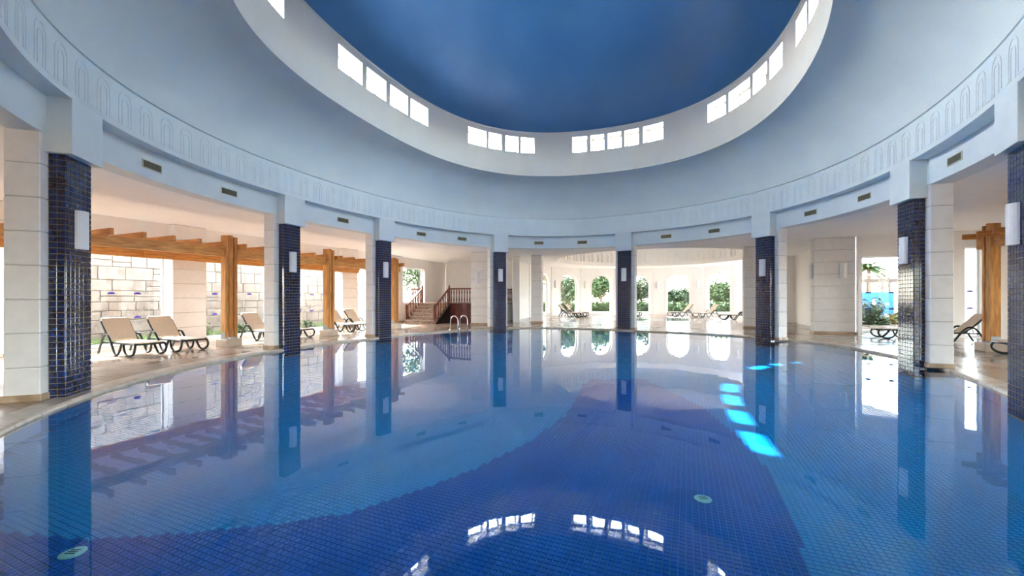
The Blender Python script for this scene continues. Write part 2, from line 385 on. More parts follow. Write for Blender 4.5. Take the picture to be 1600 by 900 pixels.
loft([loop('in', 0, Z1), loop('in', -.02, Z1), loop('in', -.02, Z1 + .05), loop('in', .12, Z1 + .05)], db)
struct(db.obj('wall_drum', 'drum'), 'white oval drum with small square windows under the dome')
wi = 0
def window_root(label=None, loc=(0, 0, 0), rz=0):
    global wi
    wi += 1; return struct(link('window_%d' % wi, None, None, loc, rz), label)
GN = ['left', 'far left', 'far right', 'right']; ON = ['first', 'second', 'third', 'fourth', 'fifth']
for gi, gset in enumerate(WIN):
    for qi, (t1, t0) in enumerate(gset):
        tm_ = (t0 + t1) / 2; p, nn = ring(tm_, 'in', TH - .05); wr = window_root('small square drum window, %s from left in the %s group' % (ON[qi], GN[gi]) if gi < 4 else None, (*p, 0), rz_of(nn))
        pa, pb = ring(t0, 'in', TH - .05)[0], ring(t1, 'in', TH - .05)[0]; h = hypot(pa[0] - pb[0], pa[1] - pb[1]) / 2 + .01
        MB().box(-h + .05, h - .05, -.006, .006, ZA + .05, ZB - .05).obj('pane', 'glass', wr)
        f_ = MB(); f_.box(-h, -h + .07, -.035, .035, ZA, ZB); f_.box(h - .07, h, -.035, .035, ZA, ZB); f_.box(-h + .07, h - .07, -.035, .035, ZA, ZA + .07); f_.box(-h + .07, h - .07, -.035, .035, ZB - .08, ZB)
        f_.obj('frame', 'drumframe', wr)
dl = []
for i in range(15):
    th = i / 14 * pi / 2; lp = []
    for t in TT:
        (x, y), _ = ring(t, 'in', .12); s = cos(th) if i < 14 else .002
        lp.append((CEN[0] + (x - CEN[0]) * s, CEN[1] + (y - CEN[1]) * s, Z1 + .05 + 5.0 * sin(th)))
    dl.append(lp)
struct(loft(dl).obj('ceiling_dome', 'dome', smooth=True), 'deep blue painted dome')

# ------------------------------------------------------------------ pool: basin, tiles, coping, water
basin = MB(); pe = [ring(t, 'pool', .02)[0] for t in TT]
basin.add([(x, y, ZF - .008) for x, y in pe], [tuple(range(NT))])
loft([[(x, y, ZF - .01) for x, y in pe], [(x, y, .0) for x, y in pe]], basin)
floor_b = struct(basin.obj('floor', 'pool_grout'), 'tiled floor of the main pool')
def inside(poly, x, y):
    r_ = False; j = len(poly) - 1
    for i in range(len(poly)):
        xi, yi = poly[i]; xj, yj = poly[j]
        if (yi > y) != (yj > y) and x < (xj - xi) * (y - yi) / (yj - yi) + xi: r_ = not r_
        j = i
    return r_
swoosh = [(-4.6, 3.35), (-3.91, 3.17), (-3.18, 3.08), (-2.59, 3.15), (-1.98, 3.27), (-1.35, 3.46), (-.92, 3.83), (-.41, 4.34), (.18, 5.1), (.82, 6.31), (1.16, 7.4), (1.6, 9.0), (2.9, 9.2),
          (3.12, 7.4), (3.16, 6.75), (3.07, 6.2), (3.02, 5.8), (2.96, 5.42), (2.84, 4.83), (2.65, 4.13), (2.34, 3.4), (2.19, 3.12), (1.92, 2.66), (1.4, 1.6), (.4, .2), (-3, .2), (-5, 1.6)]
PT = .05; GAP = .0035; ht = PT / 2 - GAP
tm_d = MB().cham(-ht, ht, -ht, ht, -.006, 0, .0015).mesh('pool_tile', 'tile_dark')
tm_l = MB().cham(-ht, ht, -ht, ht, -.006, 0, .0015).mesh('pool_tile', 'tile_light')
peL = [ring(t, 'pool', -.03)[0] for t in TT[::4]]
stuff_d, stuff_l = MB(), MB()
def tile_stuff(x, y, dk, a):
    mb = stuff_d if dk else stuff_l; b2 = .0015
    def P(u, v, z): return (x + u * E1[0] + v * E2[0], y + u * E1[1] + v * E2[1], ZF + z)
    mb.add([P(-a, -a, -.006), P(a, -a, -.006), P(a, a, -.006), P(-a, a, -.006), P(-a + b2, -a + b2, 0), P(a - b2, -a + b2, 0), P(a - b2, a - b2, 0), P(-a + b2, a - b2, 0)],
           [(4, 5, 6, 7), (0, 1, 5, 4), (1, 2, 6, 5), (2, 3, 7, 6), (3, 0, 4, 7)])
YN = 8.6                                              # single tiles nearer than this, sheets of tiles beyond
cand = []; o0 = (0, 6)
for i in range(-90, 100):                             # sheets of four by four tiles
    for j in range(-60, 110):
        x, y = grid((i + .5) * 4 * PT, (j + .5) * 4 * PT, o0)
        if y < 1.2 or abs(x) > y * 1.32 + .5 or not inside(peL, x, y): continue
        if y < YN:
            for p_ in range(4):
                for q_ in range(4):
                    xx, yy = grid((i * 4 + p_ + .5) * PT, (j * 4 + q_ + .5) * PT, o0); cand.append((yy, xx))
        else: tile_stuff(x, y, inside(swoosh, x, y), 2 * PT - GAP)
cand.sort(key=lambda q: (0 if (q[0] > 2.68 and abs(q[1]) < 1.25 * q[0] - .03) else 1, q[0]))
for n_, (y, x) in enumerate(cand):
    dk = inside(swoosh, x, y)
    if n_ < 300: link('pool_tile', tm_d if dk else tm_l, floor_b, (x, y, ZF), RZ)
    else: tile_stuff(x, y, dk, ht)
tag(stuff_d.obj('dark_pool_tiles', 'tile_dark', floor_b), kind='stuff')
tag(stuff_l.obj('light_pool_tiles', 'tile_light', floor_b), kind='stuff')
wb = MB(); wb.add([(x, y, 0.0) for x, y in [ring(t, 'pool', .02)[0] for t in TT]], [tuple(range(NT))])
tag(wb.obj('pool_water', 'water'), 'large still sheet of blue pool water mirroring the columns', 'water', None, 'stuff')
cop = struct(link('trim_3', None), 'pale stone coping around the main pool')
pts = [ring(t / 4, 'pool', 0) for t in range(0, 1441)]
seg = [pts[0]]; acc = 0; cs = []
cur = [0]
for i in range(1, 1441):
    acc += hypot(pts[i][0][0] - pts[i - 1][0][0], pts[i][0][1] - pts[i - 1][0][1])
    if acc >= .56 or i == 1440: cur.append(i); acc = 0
for a, b2 in zip(cur[:-1], cur[1:]):
    ids = [a, (a + b2) // 2, b2]; mb = MB(); vs = []
    prof_ = [(.0, -.06), (-.012, .0), (.0, .035), (.03, ZD + .004), (.335, ZD + .004), (.34, -.05)]
    for q, i in enumerate(ids):
        (x, y), nn = pts[i]; sh = (.004 if q == 0 else -.004 if q == 2 else 0)
        tx, ty = -nn[1], nn[0]
        for o_, z in prof_: vs.append((x + nn[0] * o_ + tx * sh, y + nn[1] * o_ + ty * sh, z))
    m_ = len(prof_); fs = []
    for q in range(2):
        for i in range(m_ - 1): fs.append((q * m_ + i, q * m_ + i + 1, (q + 1) * m_ + i + 1, (q + 1) * m_ + i))
    fs += [tuple(range(m_)), tuple(range(3 * m_ - 1, 2 * m_ - 1, -1))]
    mb.add(vs, fs).obj('coping_stone', 'coping', cop)
# drain covers on the pool floor
def drain(x, y, label):
    t = thing('pool_drain', label, 'drain', (x, y, ZF + .001))
    MB().lathe([(.075, 0), (.075, .006), (.06, .012)], 20).obj('cover', 'drain', t)
    s = MB()
    for i in (-1, 0, 1): s.box(-.035, .035, i * .022 - .005, i * .022 + .005, .0121, .0135)
    s.obj('slots', 'drain_dark', t)
drain(1.72, 3.69, 'round pale drain cover in the dark tiles toward the right')
drain(-3.12, 2.91, 'round drain cover in the dark tiles at the lower left')

# ------------------------------------------------------------------ tiled columns
TPX, TPZ = .1, 3.81 / 42
def tile_mesh(w, h, d=.009):
    return MB().cham(-w / 2 + .004, w / 2 - .004, -d, 0.002, -h / 2 + .004, h / 2 - .004, .0025).mesh('mosaic_tile', 'mosaic')
tm_front = tile_mesh(TPX, TPZ); tm_side = tile_mesh(.1, TPZ)
blk = MB().cham(-.46, .46, .0, .41, 0, .495, .012).mesh('block', 'block')
pc = MB().box(-.45, .45, .012, .40, ZD, ZC).mesh('pillar_core', 'joint')
def skirting(w, d_, y0, h=.10): return MB().cham(-w / 2 - .025, w / 2 + .025, y0 - .025, y0 + d_ + .025, ZD, ZD + h, .008)
def lamp_mesh():
    m_ = MB(); n_ = 10; w, dp = .125, .10
    for k_ in range(3):
        z0, z1 = k_ * .207 + .003, (k_ + 1) * .207 - .003
        poly = [(w * cos(pi + pi * i / n_), dp * sin(pi + pi * i / n_)) for i in range(n_ + 1)]
        m_.prism(poly, z0, z1)
    poly = [((w - .006) * cos(pi + pi * i / n_), (dp - .006) * sin(pi + pi * i / n_)) for i in range(n_ + 1)]
    m_.prism(poly, .006, .615)
    return m_.mesh('diffuser', 'lamp')
LM = lamp_mesh(); LB = MB().box(-.10, .10, -.005, .012, .01, .61).mesh('backplate', 'lamp_back')
def wall_lamp(p, rz, label, group=None, z=2.37):
    t = thing('wall_lamp', label, 'lamp', (p[0], p[1], z), rz, group)
    link('diffuser', LM, t); link('backplate', LB, t)
def tiled_column(t, label, mode, lamplabel):
    (x, y), nn = ring(t, 'out', .10); r_ = thing('tiled_column', label, 'column', (x, y, 0), rz_of(nn))
    MB().box(-.294, .294, .006, .24, ZF, 3.815).obj('column_core', 'grout', r_)
    st = MB(); cnt = 0
    def stuff(face, cx, cz):
        d_ = .009; a = TPX / 2 - .004; h = TPZ / 2 - .004; i_ = .0025
        if face == 'f': T = lambda u, w, o: (cx + u, .003 - o, cz + w)
        elif face == 'l': T = lambda u, w, o: (-.297 - o, cx - u, cz + w)
        else: T = lambda u, w, o: (.297 + o, cx + u, cz + w)
        q = [(-1, -1), (1, -1), (1, 1), (-1, 1)]
        st.add([T(u * a, w * h, 0) for u, w in q] + [T(u * (a - i_), w * (h - i_), d_) for u, w in q], [(4, 5, 6, 7), (0, 1, 5, 4), (1, 2, 6, 5), (2, 3, 7, 6), (3, 0, 4, 7)])
    for row in range(-2, 42):
        cz = (row + .5) * TPZ
        for cidx in range(6):
            cx = -.25 + cidx * .1
            if mode and row >= 0 and (mode == 'right' or cidx >= 0) and cnt < 300 and not (mode == 'left' and cidx > 4):
                link('mosaic_tile', tm_front, r_, (cx, .004, cz)); cnt += 1
            else: stuff('f', cx, cz)
        for s_ in ('l', 'r'):
            for cidx in range(2):
                cy_ = .052 + cidx * .1
                if mode == 'left' and s_ == 'l' and row >= 0 and cnt < 300:
                    o = link('mosaic_tile', tm_side, r_, (-.298, cy_, cz), -pi / 2); cnt += 1
                else: stuff(s_, cy_, cz)
    tag(st.obj('mosaic_tiles', 'mosaic', r_), kind='stuff')
    MB().cham(-.38, .38, -.12, .21, 3.81, 4.67, .006).obj('capital', 'pool_light_tint', r_)
    pl = link('pillar', pc, r_, (0, .21, 0))
    for i in range(8): link('block', blk, pl, (0, 0, ZD + i * .5085))
    skirting(.92, .41, .21).obj('skirting', 'skirt', r_)
    p2 = (x - nn[0] * .012, y - nn[1] * .012)
    wall_lamp(p2, rz_of(nn), lamplabel)
CT = [(142.6, 'blue mosaic column at the left edge of the pool, the nearest on that side', 'left', 'white wall lamp on the nearest mosaic column at left'),
      (105.2, 'blue mosaic column second from the left, before the sun loungers', None, 'white wall lamp on the second mosaic column from left'),
      (81.5, 'blue mosaic column third from the left, just left of the staircase', None, 'white wall lamp on the mosaic column left of the staircase'),
      (46.0, 'blue mosaic column fourth from the left, just right of the chrome pool ladder', None, 'white wall lamp on the mosaic column right of the pool ladder'),
      (4.1, 'dark mosaic column standing in front of the arched far hall windows', None, 'white wall lamp on the mosaic column before the arched windows'),
      (-39.7, 'blue mosaic column third from the right, where the far hall ends', None, 'white wall lamp on the third mosaic column from right'),
      (-74.5, 'blue mosaic column second from the right, beside the garden window', None, 'white wall lamp on the mosaic column by the garden window'),
      (-96.8, 'blue mosaic column cut by the right edge of the picture', 'right', 'white wall lamp on the mosaic column at the right edge')]
for a in CT: tiled_column(*a)
# air vents in the lintel
vf = MB(); vf.box(-.25, .25, -.012, .01, 0, .02); vf.box(-.25, .25, -.012, .01, .16, .18); vf.box(-.25, -.23, -.012, .01, .02, .16); vf.box(.23, .25, -.012, .01, .02, .16)
vfm = vf.mesh('frame', 'vent_frame'); vbm = MB().box(-.23, .23, -.002, .008, .02, .16).mesh('backing', 'vent_dark')
sl = MB().add([(-.23, -.012, -.006), (.23, -.012, -.006), (.23, -.002, .012), (-.23, -.002, .012), (-.23, -.010, -.009), (.23, -.010, -.009), (.23, 0, .009), (-.23, 0, .009)],
              [(0, 1, 2, 3), (7, 6, 5, 4), (0, 4, 5, 1), (2, 6, 7, 3), (1, 5, 6, 2), (0, 3, 7, 4)]).mesh('slat', 'vent')
VL = [(129.5, 'air vent nearest the left mosaic column'), (116.7, 'air vent just left of the second mosaic column from left'), (92.1, 'air vent between the second and third mosaic columns from left'),
      (70.0, 'air vent just right of the third mosaic column from left'), (57.5, 'air vent just left of the fourth mosaic column, above the staircase platform'), (33.3, 'air vent just right of the fourth mosaic column from left'),
      (18.9, 'air vent just left of the column before the arched windows'), (-10.0, 'air vent just right of the column before the arched windows'), (-25.1, 'air vent just left of the third mosaic column from right'),
      (-50.7, 'air vent just right of the third mosaic column from right'), (-63.3, 'air vent just left of the second mosaic column from right'), (-82.3, 'air vent nearest the right edge, between the two right columns')]
for t, lab in VL:
    p, nn = ring(t, 'out', .292); v = thing('air_vent', lab, 'vent', (*p, 4.27), rz_of(nn), 'air vents along the lintel')
    link('frame', vfm, v); link('backing', vbm, v)
    for i in range(6): link('slat', sl, v, (0, 0, .032 + i * .0225))

# ------------------------------------------------------------------ walls with openings
def opening_panel(mb, w, h, ow, sill, spring, top, th, round_=1.0, n=14, k=0, x_off=0):
    """wall panel centred on x, front face at y=0, back at y=th; opening ow wide from sill, straight to spring, arched to top"""
    hw, ho = w / 2, ow / 2
    xs = []
    prof = []
    for i in range(n + 1):
        a = pi - pi * i / n
        if round_ >= .99: x = ho * cos(a); z = spring + (top - spring) * sin(a)
        else:
            rr = ho * round_
            if i <= n // 2: a2 = pi - (pi / 2) * i / (n // 2); x = -ho + rr + rr * cos(a2); z = spring + (top - spring) * sin(a2)
            else: a2 = pi / 2 - (pi / 2) * (i - n // 2) / (n - n // 2); x = ho - rr + rr * cos(a2); z = spring + (top - spring) * sin(a2)
        prof.append((x, z))
    def face(y, flip):
        def Q(a, b_, c_, d_): mb.add([(a[0] + x_off, y, a[1]), (b_[0] + x_off, y, b_[1]), (c_[0] + x_off, y, c_[1]), (d_[0] + x_off, y, d_[1])], [(3, 2, 1, 0) if flip else (0, 1, 2, 3)], k)
        Q((-hw, 0), (-ho, 0), (-ho, h), (-hw, h)); Q((ho, 0), (hw, 0), (hw, h), (ho, h))
        if sill > 0: Q((-ho, 0), (ho, 0), (ho, sill), (-ho, sill))
        for (x0, z0), (x1, z1) in zip(prof[:-1], prof[1:]):
            if abs(x1 - x0) > 1e-6: Q((x0, z0), (x1, z1), (x1, h), (x0, h))
        if prof[0][0] > -ho + 1e-6: pass
    face(0, False); face(th, True)
    out = [(-ho, sill)] + prof + [(ho, sill)]
    for (x0, z0), (x1, z1) in zip(out, out[1:] + out[:1]):
        mb.add([(x0 + x_off, 0, z0), (x1 + x_off, 0, z1), (x1 + x_off, th, z1), (x0 + x_off, th, z0)], [(0, 3, 2, 1)], k)
    mb.add([(-hw + x_off, 0, h), (hw + x_off, 0, h), (hw + x_off, th, h), (-hw + x_off, th, h)], [(0, 1, 2, 3)], k)
    mb.add([(-hw + x_off, 0, 0), (-hw + x_off, th, 0), (-hw + x_off, th, h), (-hw + x_off, 0, h)], [(0, 3, 2, 1)], k)
    mb.add([(hw + x_off, 0, 0), (hw + x_off, th, 0), (hw + x_off, th, h), (hw + x_off, 0, h)], [(0, 1, 2, 3)], k)
    return out
def window_parts(outline, label, loc, rz, yglass=.3, decals=(), dm='sticker', fr=.05, gl='tinted'):
    wr = window_root(label, loc, rz); n_ = len(outline)
    g_ = MB(); g_.add([(x, yglass, z) for x, z in outline] + [(x, yglass + .01, z) for x, z in outline], [tuple(range(n_ - 1, -1, -1)), tuple(range(n_, 2 * n_))])
    g_.obj('pane', gl, wr)
    cx = sum(p[0] for p in outline) / n_; zc = (max(p[1] for p in outline) + min(p[1] for p in outline)) / 2
    xm = max(p[0] for p in outline) - cx; zm = max(p[1] for p in outline) - zc
    inn = [(cx + (x - cx) * (1 - fr / xm), zc + (z - zc) * (1 - fr / zm)) for x, z in outline]
    f_ = MB(); y0, y1 = yglass - .03, yglass + .04
    vs = [(x, y0, z) for x, z in outline] + [(x, y0, z) for x, z in inn] + [(x, y1, z) for x, z in outline] + [(x, y1, z) for x, z in inn]; fs = []
    for i in range(n_):
        j = (i + 1) % n_
        fs += [(i, j, n_ + j, n_ + i)[::-1], (n_ + i, n_ + j, 3 * n_ + j, 3 * n_ + i)[::-1], (2 * n_ + i, 2 * n_ + j, 3 * n_ + j, 3 * n_ + i)]
    f_.add(vs, fs).obj('frame', 'frame', wr)
    for x, z in decals:
        q = [(x + .10 * cos(pi * i / 8), z + .065 * sin(pi * i / 8)) for i in range(9)]
        s_ = MB(); s_.add([(a, yglass - .006, b_) for a, b_ in q] + [(a, yglass - .002, b_) for a, b_ in q], [tuple(range(9)), tuple(range(17, 8, -1))] + [(i, i + 9, (i + 1) % 9 + 9, (i + 1) % 9) for i in range(9)])
        s_.obj('decal', dm, wr)
    return wr
# left glazed wall: bays along e2, local x = e2 seen from the room is reversed, so the panel faces e1 (front face y=0, back +y = outward)
RZL = rz_of((-E1[0], -E1[1]))                      # local y outward (-e1), local x = e2 direction
def left_at(t, a=0): return (*grid(a, t), 0)
bays = [(-3.77, -1.07), (0, 2.7), (3.77, 6.47), (7.54, 10.24), (11.31, 14.01), (-7.54, -4.84)]
names_b = ['left glazed bay beside the nearest mosaic column', 'left glazed bay behind the first full timber post', 'left glazed bay behind the second timber post', 'left glazed bay near the staircase', 'window beside the staircase platform', 'left glazed bay near the left edge']
lw = MB(); lwo = struct(link('wall_left', None, None, (*grid(-.05, 0), 0), RZL), 'long white wall of glazed bays on the left')
for (t0, t1), nm in zip(bays, names_b):
    c_ = (t0 + t1) / 2; top = 3.15; sill = .08
    if nm.startswith('window'): sill, top = 1.25, 3.5
    o_ = opening_panel(lw, 3.77, ZC, 2.7, sill, top - .22, top, .38, .16, 14, x_off=c_)
    base = grid(-.05, 0)
    dec = [(c_ - 1.35 + .62 + .68 * i, z) for i in range(3) for z in (1.70, .92)]
    if nm.startswith('window'): dec = [(c_ - .5, 1.75), (c_ + .3, 1.75)]
    window_parts([(x + c_, z) for x, z in o_], nm, (*base, 0), RZL, .30, dec, gl='dim_glass2' if nm.startswith('window') else 'dim_glass')
lw.box(14.01 + .53, 18, 0, .38, 0, ZC); lw.box(-25, -8.07, 0, .38, 0, ZC)  # near end, out of view, closed solid to darken the nearest pillar
lw.obj('wall_panel', 'white', lwo)
# pillars with blocks between the bays
def block_pillar(name, label, loc, rz, w, dp, n_=8, zt=ZC):
    r_ = thing(name, label, 'pillar', (loc[0], loc[1], 0), rz)
    MB().box(-w / 2 + .012, w / 2 - .012, .012, dp - .012, ZD, zt - .004).obj('pillar_core', 'joint', r_)
    hb = (zt - .006 - ZD) / n_; me = MB().cham(-w / 2, w / 2, 0, dp, 0, hb - .014, .01).mesh('block', 'block')
    for i in range(n_): link('block', me, r_, (0, 0, ZD + i * hb))
    skirting(w, dp, 0).obj('skirting', 'skirt', r_)
    return r_
PL = ['white block pillar at the far left edge behind the nearest column', 'white block pillar between the first and second left glazed bays', 'white block pillar hidden behind the second mosaic column', 'white block pillar right of the third left glazed bay', 'white block pillar left of the platform window']
for t, lab in zip((-4.305, -.535, 3.235, 7.005, 10.775), PL):
    block_pillar('wall_pillar', lab, grid(.22, t), RZL, 1.07, .26)
# back wall behind the platform
bw = MB().box(0, 5.6, 0, .3, 0, ZC); bw.obj('wall_back', 'white', None, False, (*grid(0, 16.6), 0), RZ)['kind'] = 'structure'

bk = MB(); bk.box(-25, -4, -.3, 0, 0, ZC); bk.box(16, 34, -.3, 0, 0, ZC); bk.box(-4, 16, -.3, 0, 3.3, ZC)  # unseen wall added to keep back light off the near pillars
struct(bk.obj('wall_behind_blocker', 'added_backwall', None, False, (0, -8.7, 0), 0), 'unseen beige wall added behind the viewer to cut light, glazed in the middle')
for i in range(5): window_parts([(-4 + i * 4, .05), (-4 + i * 4, 3.3), (i * 4, 3.3), (i * 4, .05)], None, (0, -8.85, 0), 0, 0, gl='dim_glass2')  # added unseen panes, dimmed to set the light entering from behind
# curved far hall wall with arched windows
azs = [-50.2, -29.6, -9.0, 11.8, 32.4, 53.0]
far = struct(link('wall_far', None), 'curved white far wall with tall arched windows')
albl = ['leftmost arched window of the far hall, mostly hidden', 'second arched window of the far hall from left', 'third arched window of the far hall, left of the dark column', 'fourth arched window of the far hall, right of the dark column', 'fifth arched window of the far hall, with open sky', 'sixth arched window of the far hall at its right end']
chord = 2 * HR * sin(radians(10.35))
rin = HR * cos(radians(10.35))
for a, lab in zip([-91.4, -70.8] + azs + [73.6], [None, None] + albl + [None]):
    ar = radians(a); nn = (sin(ar), cos(ar)); p = (HC[0] + rin * nn[0], HC[1] + rin * nn[1]); rz_ = atan2(-nn[0], nn[1])
    mb = MB()
    if lab:
        o_ = opening_panel(mb, chord + .04, ZC, 1.85, .28, 2.62, 3.55, .40, 1, 16)
        window_parts(o_, lab, (*p, 0), rz_, .3, [], fr=.07, gl='dim_glass2')
    else: mb.box(-chord / 2, chord / 2, 0, .4, 0, ZC)
    mb.obj('wall_panel', 'white', far, False, (*p, 0), rz_)
    if -60 < a < 60:
        wall_lamp((HC[0] + (HR - .02) * sin(radians(a + 10.3)) - .17 * sin(radians(a + 10.3)), HC[1] + (HR - .19) * cos(radians(a + 10.3))), atan2(-sin(radians(a + 10.3)), cos(radians(a + 10.3))), 'pale wall lamp on the far hall pilaster right of the ' + ['leftmost', 'second', 'third', 'fourth', 'fifth', 'sixth'][azs.index(a)] + ' arched window', 'pale lamps on the far hall pilasters')
    ap = radians(a + 10.3); MB().cham(-.42, .42, -.14, .1, 0, ZC - .002, .01).obj('pilaster', 'white', far, False, (HC[0] + HR * sin(ap), HC[1] + HR * cos(ap), 0), atan2(-sin(ap), cos(ap)))

# free pillars
block_pillar('block_pillar', 'white block pillar with lamp in front of the staircase platform', (-1.74, 22.9), radians(-4), 1.12, .6)
wall_lamp((-1.95, 22.93 - .04), radians(-4), 'pale wall lamp on the pillar in front of the staircase platform')
block_pillar('block_pillar', 'white block pillar between the staircase platform and the arched windows', (1.46, 24.6), radians(-14), .64, .64)
block_pillar('block_pillar', 'white block pillar just left of the third mosaic column from right', (11.9, 20.4), RZ, .62, .6)
block_pillar('block_pillar', 'broad white block pillar with a lamp, left of the garden window', (13.62, 17.3), RZ, 1.42, .6)
lp = grid(.30, -.03, (13.62, 17.3)); wall_lamp((lp[0], lp[1]), RZ, 'white wall lamp on the broad pillar left of the garden window', z=2.4)
lp = grid(-.74, .3, (13.62, 17.3)); wall_lamp(lp, RZ - pi / 2, 'white wall lamp on the left side of the broad pillar', z=2.4)
# white walls to the right of the far hall
fr_ = MB().box(-1.8, 2.2, 0, .3, 0, ZC); fr_.box(-.9, 1.0, -.05, 0, .2, 3.0)
struct(fr_.obj('wall_side', 'white', None, False, (17.3, 24.9, 0), RZ), 'white wall panel beyond the third column from right')
lp = grid(-.5, -.08, (17.3, 24.9)); wall_lamp(lp, RZ, 'small white wall lamp on the wall beyond the third column from right', z=2.4)
sw2 = MB().box(0, 8.4, 0, .25, 0, ZC); struct(sw2.obj('wall_side', 'white', None, False, (17.26, 25.03, 0), rz_of(E1)), 'white return wall added behind the broad pillar to stop terrace light')  # wall added to shut out light from the sunlit terrace
# right exterior wall with the garden window
rw = MB(); RW = (14.35, 16.75)
opening_panel(rw, 2.3, ZC, 2.05, .03, 3.2, 3.24, .35, .05, 10, x_off=1.0)
o_ = opening_panel(rw, 2.35, ZC, .5, .08, 3.46, 3.5, .35, .05, 10, x_off=3.33)
rw.box(4.5, 12, 0, .35, 0, ZC)
rwo = struct(link('wall_right', None, None, (*RW, 0), RZ), 'white wall with the garden window on the right')
rw.obj('wall_panel', 'white', rwo)
window_parts([(x + 1.0, z) for x, z in [(-1.025, .03), (-1.025, 3.24), (1.025, 3.24), (1.025, .03)]], 'wide garden window right of the broad pillar', (*RW, 0), RZ, .25,
             [(x, z) for x in (.25, 1.0, 1.75) for z in (1.76, 1.1)], 'darksticker', .03, 'dim_glass2')
window_parts([(x + 3.33, z) for x, z in [(-.25, .08), (-.25, 3.5), (.25, 3.5), (.25, .08)]], 'narrow window behind the right timber post', (*RW, 0), RZ, .25, [(3.34, 1.8), (3.34, 1.15)], 'sticker', .05, 'dim_glass2')

# unseen glazed wall added along the right deck to hold back daylight
RC = grid(5.2, 0, RW); RZR = rz_of(E1)
rg2 = MB(); rgo = struct(link('wall_right', None, None, (*RC, 0), RZR), 'unseen white wall of glazed bays added on the right to hold back light')
for i in range(5):
    c_ = 1.9 + i * 3.77
    o_ = opening_panel(rg2, 3.77, ZC, 2.7, .08, 2.93, 3.15, .38, .16, 14, x_off=c_)
    window_parts([(x + c_, z) for x, z in o_], None, (*RC, 0), RZR, .30, [], gl='glass')  # panes of the added right wall
rg2.obj('wall_panel', 'white', rgo)  # panels of the added right wall

# ------------------------------------------------------------------ pergolas
def post(root, a, t, o, zt):
    x, y = a, t
    MB().cham(x - .25, x + .25, y - .25, y + .25, ZD, ZD + .24, .012).obj('pedestal', 'pedestal', root)
    z0 = ZD + .29
    for nm, bx, zz in (('post', (x - .09, x + .09, y - .06, y + .06), zt), ('post_plank', (x - .11, x + .11, y - .19, y - .095), zt - .02), ('post_plank', (x - .11, x + .11, y + .095, y + .19), zt - .05)):
        MB().cham(bx[0], bx[1], bx[2], bx[3], z0, zz, .008).obj(nm, 'wood', root)
    br = MB(); br.box(x - .10, x + .10, y - .2, y - .19, ZD + .24, ZD + .44); br.box(x - .10, x + .10, y + .19, y + .2, ZD + .24, ZD + .44); br.box(x - .1, x + .1, y - .2, y + .2, ZD + .24, ZD + .25)
    br.box(x - .07, x + .07, y - .09, y - .065, ZD + .24, ZD + .5); br.box(x - .07, x + .07, y + .065, y + .09, ZD + .24, ZD + .5)
    br.obj('post_bracket', 'bracket', root)
pg = thing('timber_pergola', 'long honey timber pergola over the loungers along the left glazed wall', 'pergola', (*W0, 0), RZ)
for t in (-8.9, -4.95, -.98, 2.95, 7.0): post(pg, 3.06, t, W0, 3.56)
ts = [-12.5, -6.9, -2.0, 1.0, 7.4]
for a in (3.06, .42):
    for i in range(4):
        MB().cham(a - .055, a + .055, ts[i] + .003, ts[i + 1] - .003, 2.87, 3.14, .006).obj('beam', 'woodh', pg)
MB().cham(3.06 - .16, 3.06 - .06, -12.5, 7.4, 2.98, 3.12, .006).obj('beam', 'woodh', pg)
rfm = MB().cham(-1.58, 1.58, -.04, .04, 0, .16, .006).mesh('rafter', 'woodx')
i = 0
t = -12.0
while t < 7.5:
    if min(abs(t - q) for q in (-8.9, -4.95, -.98, 2.95, 7.0)) > .26: link('rafter', rfm, pg, (1.85, t, 3.14))
    t += .665
for q in (-8.9, -4.95, -.98, 2.95, 7.0): MB().cham(2.6, 3.36, q + .2, q + .28, 3.12, 3.28, .006).obj('rafter', 'woodx', pg)
PR = (13.75, 11.75)
pr = thing('timber_pergola', 'honey timber pergola at the right edge above a lounger', 'pergola', (*PR, 0), RZ)
post(pr, 0, 0, PR, 3.72); post(pr, 0, -4.0, PR, 3.72)
for a in (0.0, 2.6):
    MB().cham(a - .055, a + .055, -6.0, .55, 3.02, 3.32, .006).obj('beam', 'woodh', pr)
t = .42
while t > -6:
    MB().cham(-.42, 3.0, t - .04, t + .04, 3.32, 3.48, .006).obj('rafter', 'woodx', pr); t -= .665

